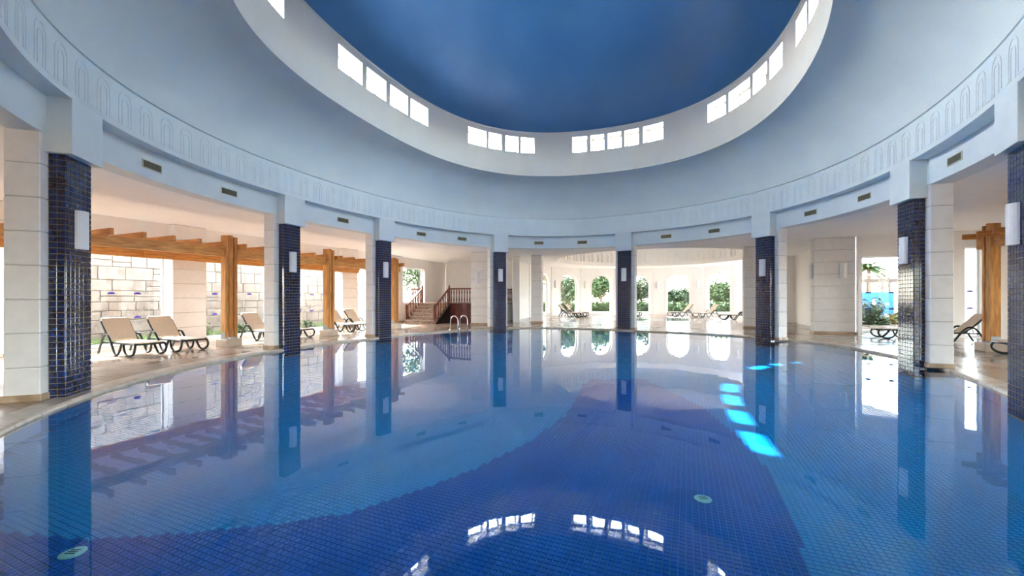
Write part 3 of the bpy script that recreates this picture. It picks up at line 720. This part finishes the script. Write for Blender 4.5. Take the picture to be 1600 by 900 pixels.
# ------------------------------------------------------------------ loungers
def lounger(name, label, group):
    r_ = thing(name, label, 'lounger', (0, 0, 0), 0, group)
    # local: +x foot end, -x head end, length about 1.95
    def sling(pts, hw, th, nm):
        mb = MB(); n_ = len(pts); vs = []
        for i, (x, z) in enumerate(pts):
            dx = pts[min(i + 1, n_ - 1)][0] - pts[max(i - 1, 0)][0]; dz = pts[min(i + 1, n_ - 1)][1] - pts[max(i - 1, 0)][1]; L_ = hypot(dx, dz); nx, nz = -dz / L_, dx / L_
            w_ = hw * (.93 if i in (0, n_ - 1) else 1)
            for s_ in (-1, 1):
                vs += [(x, s_ * w_, z), (x - nx * th, s_ * w_, z - nz * th)]
        fs = []
        for i in range(n_ - 1):
            a = i * 4; b_ = a + 4
            fs += [(a, b_, b_ + 2, a + 2), (a + 1, a + 3, b_ + 3, b_ + 1), (a, a + 1, b_ + 1, b_), (a + 2, b_ + 2, b_ + 3, a + 3)]
        fs += [(0, 2, 3, 1), (4 * n_ - 4, 4 * n_ - 3, 4 * n_ - 1, 4 * n_ - 2)]
        return mb.add(vs, fs).obj(nm, 'sling', r_)
    sling([(-.24, .375), (0, .37), (.35, .365), (.7, .37), (.92, .375), (.97, .35)], .29, .025, 'seat_sling')
    sling([(-.27, .385), (-.42, .52), (-.58, .70), (-.74, .89), (-.80, .955), (-.835, .965)], .29, .025, 'back_sling')
    fr = MB()
    for s_ in (-1, 1):
        fr.tube([(-.62, s_ * .31, .33), (-.2, s_ * .31, .335), (.4, s_ * .31, .33), (.9, s_ * .31, .335), (.99, s_ * .28, .33)], .028, 6)
    fr.tube([(.985, -.28, .33), (.985, .28, .33)], .028, 6); fr.tube([(-.2, -.3, .33), (-.2, .3, .33)], .022, 6); fr.tube([(.45, -.3, .32), (.45, .3, .32)], .022, 6)
    fr.obj('seat_frame', 'plastic', r_, True)
    bf = MB()
    for s_ in (-1, 1): bf.tube([(-.25, s_ * .30, .355), (-.42, s_ * .305, .495), (-.74, s_ * .305, .865), (-.83, s_ * .27, .95)], .022, 6)
    bf.tube([(-.83, -.27, .945), (-.83, .27, .945)], .022, 6); bf.tube([(-.55, -.28, .62), (-.55, .28, .62)], .018, 6); bf.tube([(-.55, 0, .62), (-.62, 0, .34)], .016, 6)
    bf.obj('back_frame', 'plastic', r_, True)
    def smooth(pts, k=4):
        out = []
        for i in range(len(pts) - 1):
            p0, p1, p2, p3 = [Vector(pts[max(0, min(len(pts) - 1, j))]) for j in (i - 1, i, i + 1, i + 2)]
            for q in range(k):
                u = q / k; out.append(.5 * ((2 * p1) + (-p0 + p2) * u + (2 * p0 - 5 * p1 + 4 * p2 - p3) * u * u + (-p0 + 3 * p1 - 3 * p2 + p3) * u ** 3))
        return out + [Vector(pts[-1])]
    for s_ in (-1, 1):
        y = s_ * .345
        MB().tube(smooth([(-.78, y, .03), (-.68, y, .22), (-.55, y, .44), (-.42, y, .535), (-.28, y, .50), (-.12, y, .30), (.02, y, .08), (.12, y, .028), (.24, y, .09), (.33, y * .95, .31)]), .033, 8, flat=.8).obj('arm_and_leg', 'plastic', r_, True)
        MB().tube(smooth([(.42, y * .95, .32), (.50, y, .16), (.62, y, .045), (.78, y, .03), (.93, y, .10), (.99, y, .22), (.95, y * .93, .325)]), .033, 8, flat=.8).obj('front_leg', 'plastic', r_, True)
    return r_
L0 = lounger('sun_lounger', 'x', 'x'); index_kids()
LL = []
def left_l(a, t, lab): LL.append((grid(a, t), RZ, lab, 'loungers under the left pergola'))
left_l(2.50, -3.25, 'beige sun lounger nearest the left mosaic column, front one of its pair')
left_l(2.50, -2.20, 'beige sun lounger directly beside the front one, nearer the white pillar')
left_l(2.25, .75, 'beige sun lounger just right of the first full timber post')
left_l(2.25, 1.75, 'beige sun lounger mostly hidden by the second mosaic column, foot end showing')
left_l(2.05, 4.75, 'beige sun lounger just right of the second timber post')
left_l(2.05, 5.80, 'beige sun lounger behind the one at the second timber post, near the third column')
def right_l(x, y, lab, rz=RZ + pi, grp='loungers on the right deck'): LL.append(((x, y), rz, lab, grp))
right_l(14.75, 15.25, 'beige lounger showing only its foot end left of the second column from right')
right_l(15.1, 14.15, 'beige lounger with its raised back right of the second column from right')
right_l(13.95, 10.55, 'beige lounger at the right edge below the timber pergola')
def far_l(x, y, rz, lab): LL.append(((x, y), rz, lab, 'loungers in the far hall'))
far_l(4.45, 31.6, RZ, 'far hall lounger at left, front one of its pair')
far_l(5.05, 32.6, RZ, 'far hall lounger at left, rear one of its pair')
far_l(9.45, 33.3, radians(-5), 'far hall lounger hidden behind the dark column')
far_l(13.6, 32.9, radians(180 + 8), 'far hall lounger in front of the fifth arched window, left one of two')
far_l(15.0, 31.5, radians(180 + 14), 'far hall lounger right of the fifth arched window, right one of two')
far_l(15.3, 28.0, RZ + pi, 'far hall lounger below the sixth arched window, cut by the white pillar')
for i, (p, rz_, lab, grp) in enumerate(LL):
    o = L0 if i == 0 else copy_tree(L0)
    o.location = (p[0], p[1], ZD); o.rotation_euler = (0, 0, rz_); o['label'] = lab; o['group'] = grp

# ------------------------------------------------------------------ staircase with platform
ST = (-4.45, 23.55)
sr = thing('staircase', 'stone staircase with reddish wooden balustrade climbing to a raised platform', 'staircase', (*ST, 0), RZ)
WD = 2.1; RS = .2; TR = .27; NS = 6
for i in range(NS):
    o = MB().cham(-WD, 0, i * TR, NS * TR, ZD + i * RS, ZD + (i + 1) * RS - .04, .006).obj('step', 'stairstone', sr)
    MB().cham(-WD - .02, .02, i * TR - .03, NS * TR, ZD + (i + 1) * RS - .04, ZD + (i + 1) * RS, .008).obj('tread', 'stairstone', o)
ZP = ZD + NS * RS; Y0 = NS * TR; XR = 2.45; YD = 6.0
MB().box(-WD, XR, Y0, YD, ZP - .12, ZP).obj('platform', 'stairstone', sr)
fp = MB(); fp.box(.0, XR, Y0 - .02, Y0 + .04, ZD, ZP - .01); fp.obj('front_panel', 'panel', sr)
for i in range(5): MB().box(.45 + i * .4, .45 + i * .4 + .03, Y0 - .035, Y0 - .02, ZD + .02, ZP - .04).obj('panel_batten', 'panel', sr)
MB().add([(.02, 0.05, ZD), (.02, Y0, ZD), (.02, Y0, ZP - .1), (.06, .05, ZD), (.06, Y0, ZD), (.06, Y0, ZP - .1)], [(0, 1, 2), (5, 4, 3), (0, 3, 4, 1), (1, 4, 5, 2), (2, 5, 3, 0)]).obj('stair_side', 'darkpanel', sr)
dp = MB(); dp.box(XR - .04, XR, Y0, YD - .2, ZD, ZP - .01); dp.obj('side_panel', 'white', sr)
MB().box(XR - .06, XR + .06, YD - .26, YD - .14, ZD, ZP).obj('corner_post', 'panel', sr)
def newel(x, y, z0, z1):
    m_ = MB(); m_.cham(x - .05, x + .05, y - .05, y + .05, z0, z1, .008); m_.lathe([(.03, 0), (.055, .03), (.05, .07), (.015, .11)], 10, (x, y, z1)); m_.obj('newel_post', 'redwood', sr)
def balm(h):
    return MB().lathe([(.032, 0), (.032, .10 * h), (.046, .16 * h), (.040, .3 * h), (.027, .48 * h), (.027, .62 * h), (.042, .8 * h), (.03, .88 * h), (.032, h)], 8).mesh('baluster', 'redwood')
bm_ = balm(.80)
def rail(p, q, n_):
    m_ = MB(); P, Q = Vector(p), Vector(q); d_ = Q - P; s_ = Vector((d_.y, -d_.x, 0)).normalized() * .05
    vs = []
    for X in (P, Q): vs += [X + s_, X - s_, X - s_ + Vector((0, 0, .09)), X + s_ + Vector((0, 0, .09))]
    m_.add(vs, [(0, 1, 5, 4), (1, 2, 6, 5), (2, 3, 7, 6), (3, 0, 4, 7), (3, 2, 1, 0), (4, 5, 6, 7)]); m_.obj('handrail', 'redwood', sr)
    for i in range(n_):
        X = P + d_ * ((i + .5) / n_); link('baluster', bm_, sr, (X.x, X.y, X.z - .80))
HR_ = .82
for x in (-WD + .06, -.06):
    newel(x, .05, ZD + .0, ZD + .98 + .05); newel(x, Y0 + .05, ZP, ZP + .98)
    rail((x, .1, ZD + .2 + HR_ - .05), (x, Y0, ZP + HR_), 6)
rail((-.0, Y0 + .05, ZP + HR_), (XR - .05, Y0 + .05, ZP + HR_), 13); newel(XR - .05, Y0 + .05, ZP, ZP + .98)
rail((XR - .05, Y0 + .1, ZP + HR_), (XR - .05, YD - .2, ZP + HR_), 20); newel(XR - .05, YD - .2, ZP, ZP + .98)
rail((-WD - .75, Y0 + .05, ZP + HR_), (-WD + .0, Y0 + .05, ZP + HR_), 4)
MB().box(-WD - .8, -WD, Y0, YD, ZP - .12, ZP).obj('platform_end', 'stairstone', sr)

# ------------------------------------------------------------------ pool ladder
for q, (lx, ly) in enumerate([(0, 0)]):
    (ex, ey), nn = ring(58.6, 'pool', 0)
    ld = thing('pool_ladder', 'chrome pool ladder handrails at the far edge before the staircase', 'ladder', (ex, ey, 0), rz_of(nn))
    for x in (-.27, .27):
        pth = [(x, -.22, ZF + .02), (x, -.22, .35)] + [(x, .08 - .30 * cos(a * pi / 8), .52 + .20 * sin(a * pi / 8)) for a in range(9)][0:9]
        pth += [(x, .40, .40), (x, .44, ZD)]
        MB().tube(pth, .021, 8).obj('handrail', 'steel', ld, True)
        MB().lathe([(.05, 0), (.05, .015), (.028, .03)], 12, (x, .44, ZD)).obj('floor_flange', 'steel', ld)
    for z in (-.1,): MB().box(-.27, .27, -.26, -.18, z, z + .025).obj('rung', 'steel', ld)

# ------------------------------------------------------------------ outside left: stone retaining wall, downpipes, planting
SWA = -3.6
sw = struct(link('wall_stone', None, None, (*grid(SWA, 0), 0), RZL), 'pale ashlar retaining wall outside the left windows')
MB().box(-9, 10.6, .02, .5, -.3, 4.6).obj('mortar_bed', 'stonejoint', sw)
x = -9.0; rng = random.Random(3)
cols_ = []
z = -.1
while z < 4.5:
    hrow = rng.choice([.34, .42, .5]); hrow = min(hrow, 4.55 - z) if 4.55 - z > .2 else 4.55 - z
    if hrow < .12: break
    x = -9.0 - rng.random() * .4
    while x < 10.5:
        w_ = min(rng.uniform(.45, 1.15), 10.62 - x)
        if rng.random() < .22 and hrow > .38:
            h1 = hrow * rng.uniform(.4, .6)
            for za, zb in ((z, z + h1), (z + h1, z + hrow)): cols_.append((x, x + w_, za, zb))
        else: cols_.append((x, x + w_, z, z + hrow))
        x += w_
    z += hrow
vis = [c_ for c_ in cols_]
rest = MB()
vis.sort(key=lambda c_: 0 if any(b0 - 3.0 < (c_[0] + c_[1]) / 2 - 1.2 < b1 + .8 for b0, b1 in bays[:3]) and c_[2] < 4.2 else 1)
for i, (xa, xb, za, zb) in enumerate(vis):
    d_ = -rng.uniform(.0, .03); g_ = .009
    mb = MB() if i < 290 else rest
    mb.cham(xa + g_, xb - g_, d_, .04, za + g_, zb - g_, .012)
    if i < 290: mb.obj('stone', 'stone', sw)
tag(rest.obj('stones', 'stone', sw), kind='stuff')
for t, lab in ((-2.55, 'white downpipe on the stone wall outside the first left bay'), (3.2, 'white downpipe on the stone wall outside the second left bay')):
    p_ = grid(SWA + .12, t); r_ = thing('downpipe', lab, 'pipe', (*p_, 0))
    MB().lathe([(.055, -.3), (.055, 4.4)], 12).obj('pipe', 'pipe', r_, True)
    for z in (.6, 2.0, 3.4): MB().lathe([(.07, z), (.07, z + .05)], 12).obj('clip', 'pipe', r_)

def leaf_cloud(n_, rx, ry, rz_, size, seed, shell=.55, zc=0):
    rg = random.Random(seed); mb = MB()
    lobes = [(rg.uniform(-.5, .5), rg.uniform(-.5, .5), rg.uniform(-.45, .45), rg.uniform(.45, .7)) for _ in range(9)]
    for _ in range(n_):
        lx, ly, lz, lr = rg.choice(lobes)
        v = Vector((rg.gauss(0, 1), rg.gauss(0, 1), rg.gauss(0, 1))).normalized() * (lr * rg.uniform(shell, 1.0))
        c_ = Vector(((lx + v.x) * rx, (ly + v.y) * ry, (lz + v.z) * rz_ + zc))
        a = Vector((rg.uniform(-1, 1), rg.uniform(-1, 1), rg.uniform(-.8, .8))).normalized(); b_ = a.cross(Vector((rg.uniform(-1, 1), rg.uniform(-1, 1), rg.uniform(-1, 1)))).normalized()
        s_ = size * rg.uniform(.6, 1.2)
        mb.add([c_ - a * s_, c_ - b_ * s_ * .45, c_ + a * s_, c_ + b_ * s_ * .45], [(0, 1, 2, 3)])
    return mb
def shrub(name, label, cat, loc, r3, n_, size, m, seed, group=None):
    t = thing(name, label, cat, loc, 0, group)
    leaf_cloud(n_, r3[0], r3[1], r3[2], size, seed, .3, r3[2] * .9).obj('foliage', m, t)
    s_ = MB(); rg = random.Random(seed)
    for i in range(5): s_.tube([(0, 0, 0), (rg.uniform(-.4, .4) * r3[0], rg.uniform(-.4, .4) * r3[1], r3[2] * 1.0)], .015, 5)
    s_.obj('stem', 'bark', t); return t
def tree(label, loc, h, r, n_, size, m, seed, group=None, lean=0):
    t = thing('garden_tree', label, 'tree', loc, 0, group)
    leaf_cloud(n_, r, r, r * .8, size, seed, .45, h).obj('crown', m, t)
    tr = MB(); tr.tube([(0, 0, 0), (lean * .4, 0, h * .4), (lean, 0, h * .75), (lean * .8, .1, h)], [.22, .17, .12, .06], 8)
    rg = random.Random(seed)
    for i in range(5):
        z = h * rg.uniform(.5, .8); tr.tube([(lean * z / h, 0, z), (rg.uniform(-.7, .7) * r, rg.uniform(-.6, .6) * r, h + rg.uniform(-.2, .4) * r)], [.08, .03], 6)
    tr.obj('trunk', 'bark', t, True); return t
gw = thing('garden_wall', 'low white garden wall outside the window beside the staircase', 'wall', (*grid(-5.0, 11.5), -.3), RZL)
MB().cham(0, 9.5, 0, .25, 0, 2.5, .01).obj('wall_body', 'whitewall', gw); MB().cham(-.05, 9.55, -.05, .30, 2.5, 2.6, .01).obj('wall_cap', 'whitewall', gw)
# grass strip and plants at the foot of the stone wall
gs = MB(); rg = random.Random(11)
for _ in range(9000):
    a, t = rg.uniform(SWA + .1, -.75), rg.uniform(-8.5, 14); x, y = grid(a, t); h = rg.uniform(.06, .2); q = rg.uniform(0, 6.28); dx, dy = cos(q) * .012, sin(q) * .012
    gs.add([(x - dx, y - dy, -.02), (x + dx, y + dy, -.02), (x + rg.uniform(-.06, .06), y + rg.uniform(-.06, .06), h)], [(0, 1, 2)])
tag(gs.obj('grass', 'grass'), 'green grass strip between the left windows and stone wall', 'grass', None, 'stuff')
soil = MB(); soil.box(-9, 18.5, .0, 2.9, -.3, -.01)
struct(soil.obj('ground_bed', 'earth', None, False, (*grid(-.62, 0), 0), RZL), 'soil bed under the grass strip')
for q, (a, t, lab, r3) in enumerate([(-1.2, -3.3, 'low green plant outside the first left glazed bay', (.45, .35, .16)), (-1.25, .55, 'bushy green plant outside the second left bay, left of the timber post', (.55, .45, .42)),
                                     (-1.25, 2.1, 'smaller green plant outside the second left bay, right of the timber post', (.5, .4, .28)), (-1.3, 4.5, 'green plant outside the third left glazed bay', (.6, .4, .34)), (-1.3, 5.7, 'low green plant at the right of the third left glazed bay', (.6, .4, .25))]):
    shrub('garden_plant', lab, 'plant', (*grid(a, t), -.02), r3, 420, .075, 'leaf', 40 + q, 'plants along the left windows')
tree('green tree seen through the window beside the staircase', (*grid(-3.4, 18.0), -.3), 4.0, 2.0, 1800, .14, 'leaf', 60)
# ------------------------------------------------------------------ garden beyond the far hall
pav = MB(); pav.add([(-2, 34, -.02), (60, 34, -.02), (60, 60, -.02), (-2, 60, -.02)], [(0, 1, 2, 3)])
hd = MB(); rg = random.Random(5)
for _ in range(9000):
    x = rg.uniform(-2, 30); c_ = Vector((x, 45.5 - .004 * (x - 12) ** 2 + rg.gauss(0, .45), rg.uniform(0, 1.05) - .02))
    a = Vector((rg.uniform(-1, 1), rg.uniform(-1, 1), rg.uniform(-1, 1))).normalized(); b_ = a.cross(Vector((rg.uniform(-1, 1), rg.uniform(-1, 1), rg.uniform(-1, 1)))).normalized(); s_ = rg.uniform(.1, .2)
    hd.add([c_ - a * s_, c_ - b_ * s_ * .5, c_ + a * s_, c_ + b_ * s_ * .5], [(0, 1, 2, 3)])
h_ = thing('garden_hedge', 'long low green hedge beyond the arched far hall windows', 'hedge', (0, 0, 0)); hd.obj('foliage', 'leaf', h_)
hc = MB()
for i in range(16): hc.box(-2 + i * 2, i * 2 - .0, 45.3 - .004 * (i * 2 - 13) ** 2, 45.7 - .004 * (i * 2 - 13) ** 2, -.3, .85)
hc.obj('inner_twigs', 'leaf2', h_)
TL = [((1.9, 40.5), 3.0, 1.9, 'leaf', 'leafy tree beyond the leftmost arched window'), ((6.0, 42.5), 2.6, 1.75, 'leaf', 'leafy tree filling the second arched window'), ((11.0, 50), 3.2, 2.5, 'leaf', 'spreading tree beyond the third arched window'),
      ((15.8, 50), 3.2, 2.6, 'leaf2', 'dark leafy tree beyond the fourth arched window'), ((20.2, 52), 2.0, 1.8, 'leaf2', 'low round tree beyond the fifth arched window at left'), ((23.0, 55), 1.7, 1.9, 'leaf2', 'low round tree beyond the fifth arched window at right'), ((25.9, 51), 2.5, 2.0, 'leaf', 'leafy tree beyond the sixth arched window')]
for i, (p_, h, r, m, lab) in enumerate(TL): tree(lab, (*p_, -.3), h, r, 2600, .22, m, 80 + i, 'trees beyond the arched windows', lean=rg.uniform(-.4, .4))
def palm(label, loc, h, seed, r=2.0):
    t = thing('palm_tree', label, 'tree', loc); MB().tube([(0, 0, 0), (.1, 0, h * .5), (.05, 0, h)], [.24, .2, .16], 10).obj('trunk', 'bark', t, True)
    rg = random.Random(seed)
    for i in range(22):
        mb = MB(); a = i * 2.4; el = rg.uniform(-.2, 1.2); n_ = 9; vs = []
        for j in range(n_ + 1):
            u = j / n_; rr = r * u * cos(el * (1 - u * .4)); z = h + r * (sin(el) * u - .65 * u * u)
            w = .28 * sin(pi * min(1, u * .9 + .1)) + .01; dx, dy = -sin(a) * w, cos(a) * w
            vs += [(rr * cos(a) + dx, rr * sin(a) + dy, z - .12), (rr * cos(a), rr * sin(a), z), (rr * cos(a) - dx, rr * sin(a) - dy, z - .12)]
        fs = []
        for j in range(n_): fs += [(j * 3, j * 3 + 3, j * 3 + 4, j * 3 + 1), (j * 3 + 1, j * 3 + 4, j * 3 + 5, j * 3 + 2)]
        mb.add(vs, fs).obj('frond', 'leaf', t)
palm('palm tree behind the pavilion outside the garden window', (40, 46, -.3), 5.2, 3)
# pavilion, banner and shrubs outside the garden window
pv = thing('garden_pavilion', 'weathered timber pavilion outside the garden window', 'pavilion', (31.2, 36.5, -.3), RZ)
for i, x in enumerate((-2.2, -.6, 1.4, 3.0)):
    for y in (0, 3.2): MB().cham(x - .08, x + .08, y - .08, y + .08, 0, 3.3, .01).obj('post', 'greywood', pv)
for y in (0, 3.2): MB().cham(-3.0, 3.8, y - .08, y + .08, 3.3, 3.52, .01).obj('beam', 'greywood', pv)
for i in range(12):
    x = -2.8 + i * .58; MB().tube([(x, -.6, 3.55), (x, .6, 3.95), (x, 1.6, 4.15), (x, 2.6, 3.95), (x, 3.8, 3.55)], .045, 6).obj('rafter', 'greywood', pv)
for x in (-2.2, 1.4):
    MB().tube([(x, 0, 2.6), (x + .7, 0, 3.3)], .05, 6).obj('brace', 'greywood', pv); MB().tube([(x, 0, 2.6), (x - .7, 0, 3.3)], .05, 6).obj('brace', 'greywood', pv)
bn = thing('garden_banner', 'sky blue banner with white print on posts outside the garden window', 'banner', (24.2, 27.4, -.3), RZ)
MB().box(-1.0, 1.0, -.015, .015, .75, 2.25).obj('cloth', 'banner', bn)
for x in (-1.03, 1.03): MB().lathe([(.03, 0), (.03, 2.4)], 8, (x, 0, 0)).obj('post', 'steel', bn)
em = MB()
em.prism([(-.10, 1.62), (-.04, 1.80), (.10, 1.82), (.08, 1.55), (.12, 1.30), (.0, 1.38), (-.12, 1.42)], 0, .01)
em.v = [(x, -.018 - z, y) for x, y, z in em.v]; em.obj('white_print', 'banner_white', bn)
em = MB()
for x, z in ((-.75, 1.45), (.70, 1.45), (-.1, 1.0), (.05, .92)): em.add([(x + .10 * cos(i * pi / 5), -.018, z + .07 * sin(i * pi / 5)) for i in range(10)], [tuple(range(10))])
em.obj('white_spots', 'banner_white', bn)
shrub('garden_shrub', 'yellow green rounded shrub outside the garden window', 'shrub', (22.9, 24.0, -.3), (1.3, .9, .62), 1500, .11, 'leafy', 31)
shrub('garden_shrub', 'dark green shrub at the left of the garden window', 'shrub', (20.4, 23.2, -.3), (.7, .7, .95), 1300, .12, 'leaf2', 32)
shrub('garden_shrub', 'green shrub behind the yellow green one', 'shrub', (25.2, 25.6, -.3), (1.2, .8, .8), 1000, .12, 'leaf', 33)
pt = MB(); pt.box(-4, 30, .4, 7.2, -.3, -.02); struct(pt.obj('ground_terrace', 'ground', None, False, (*RW, 0), RZ), 'pale terrace outside the garden window')
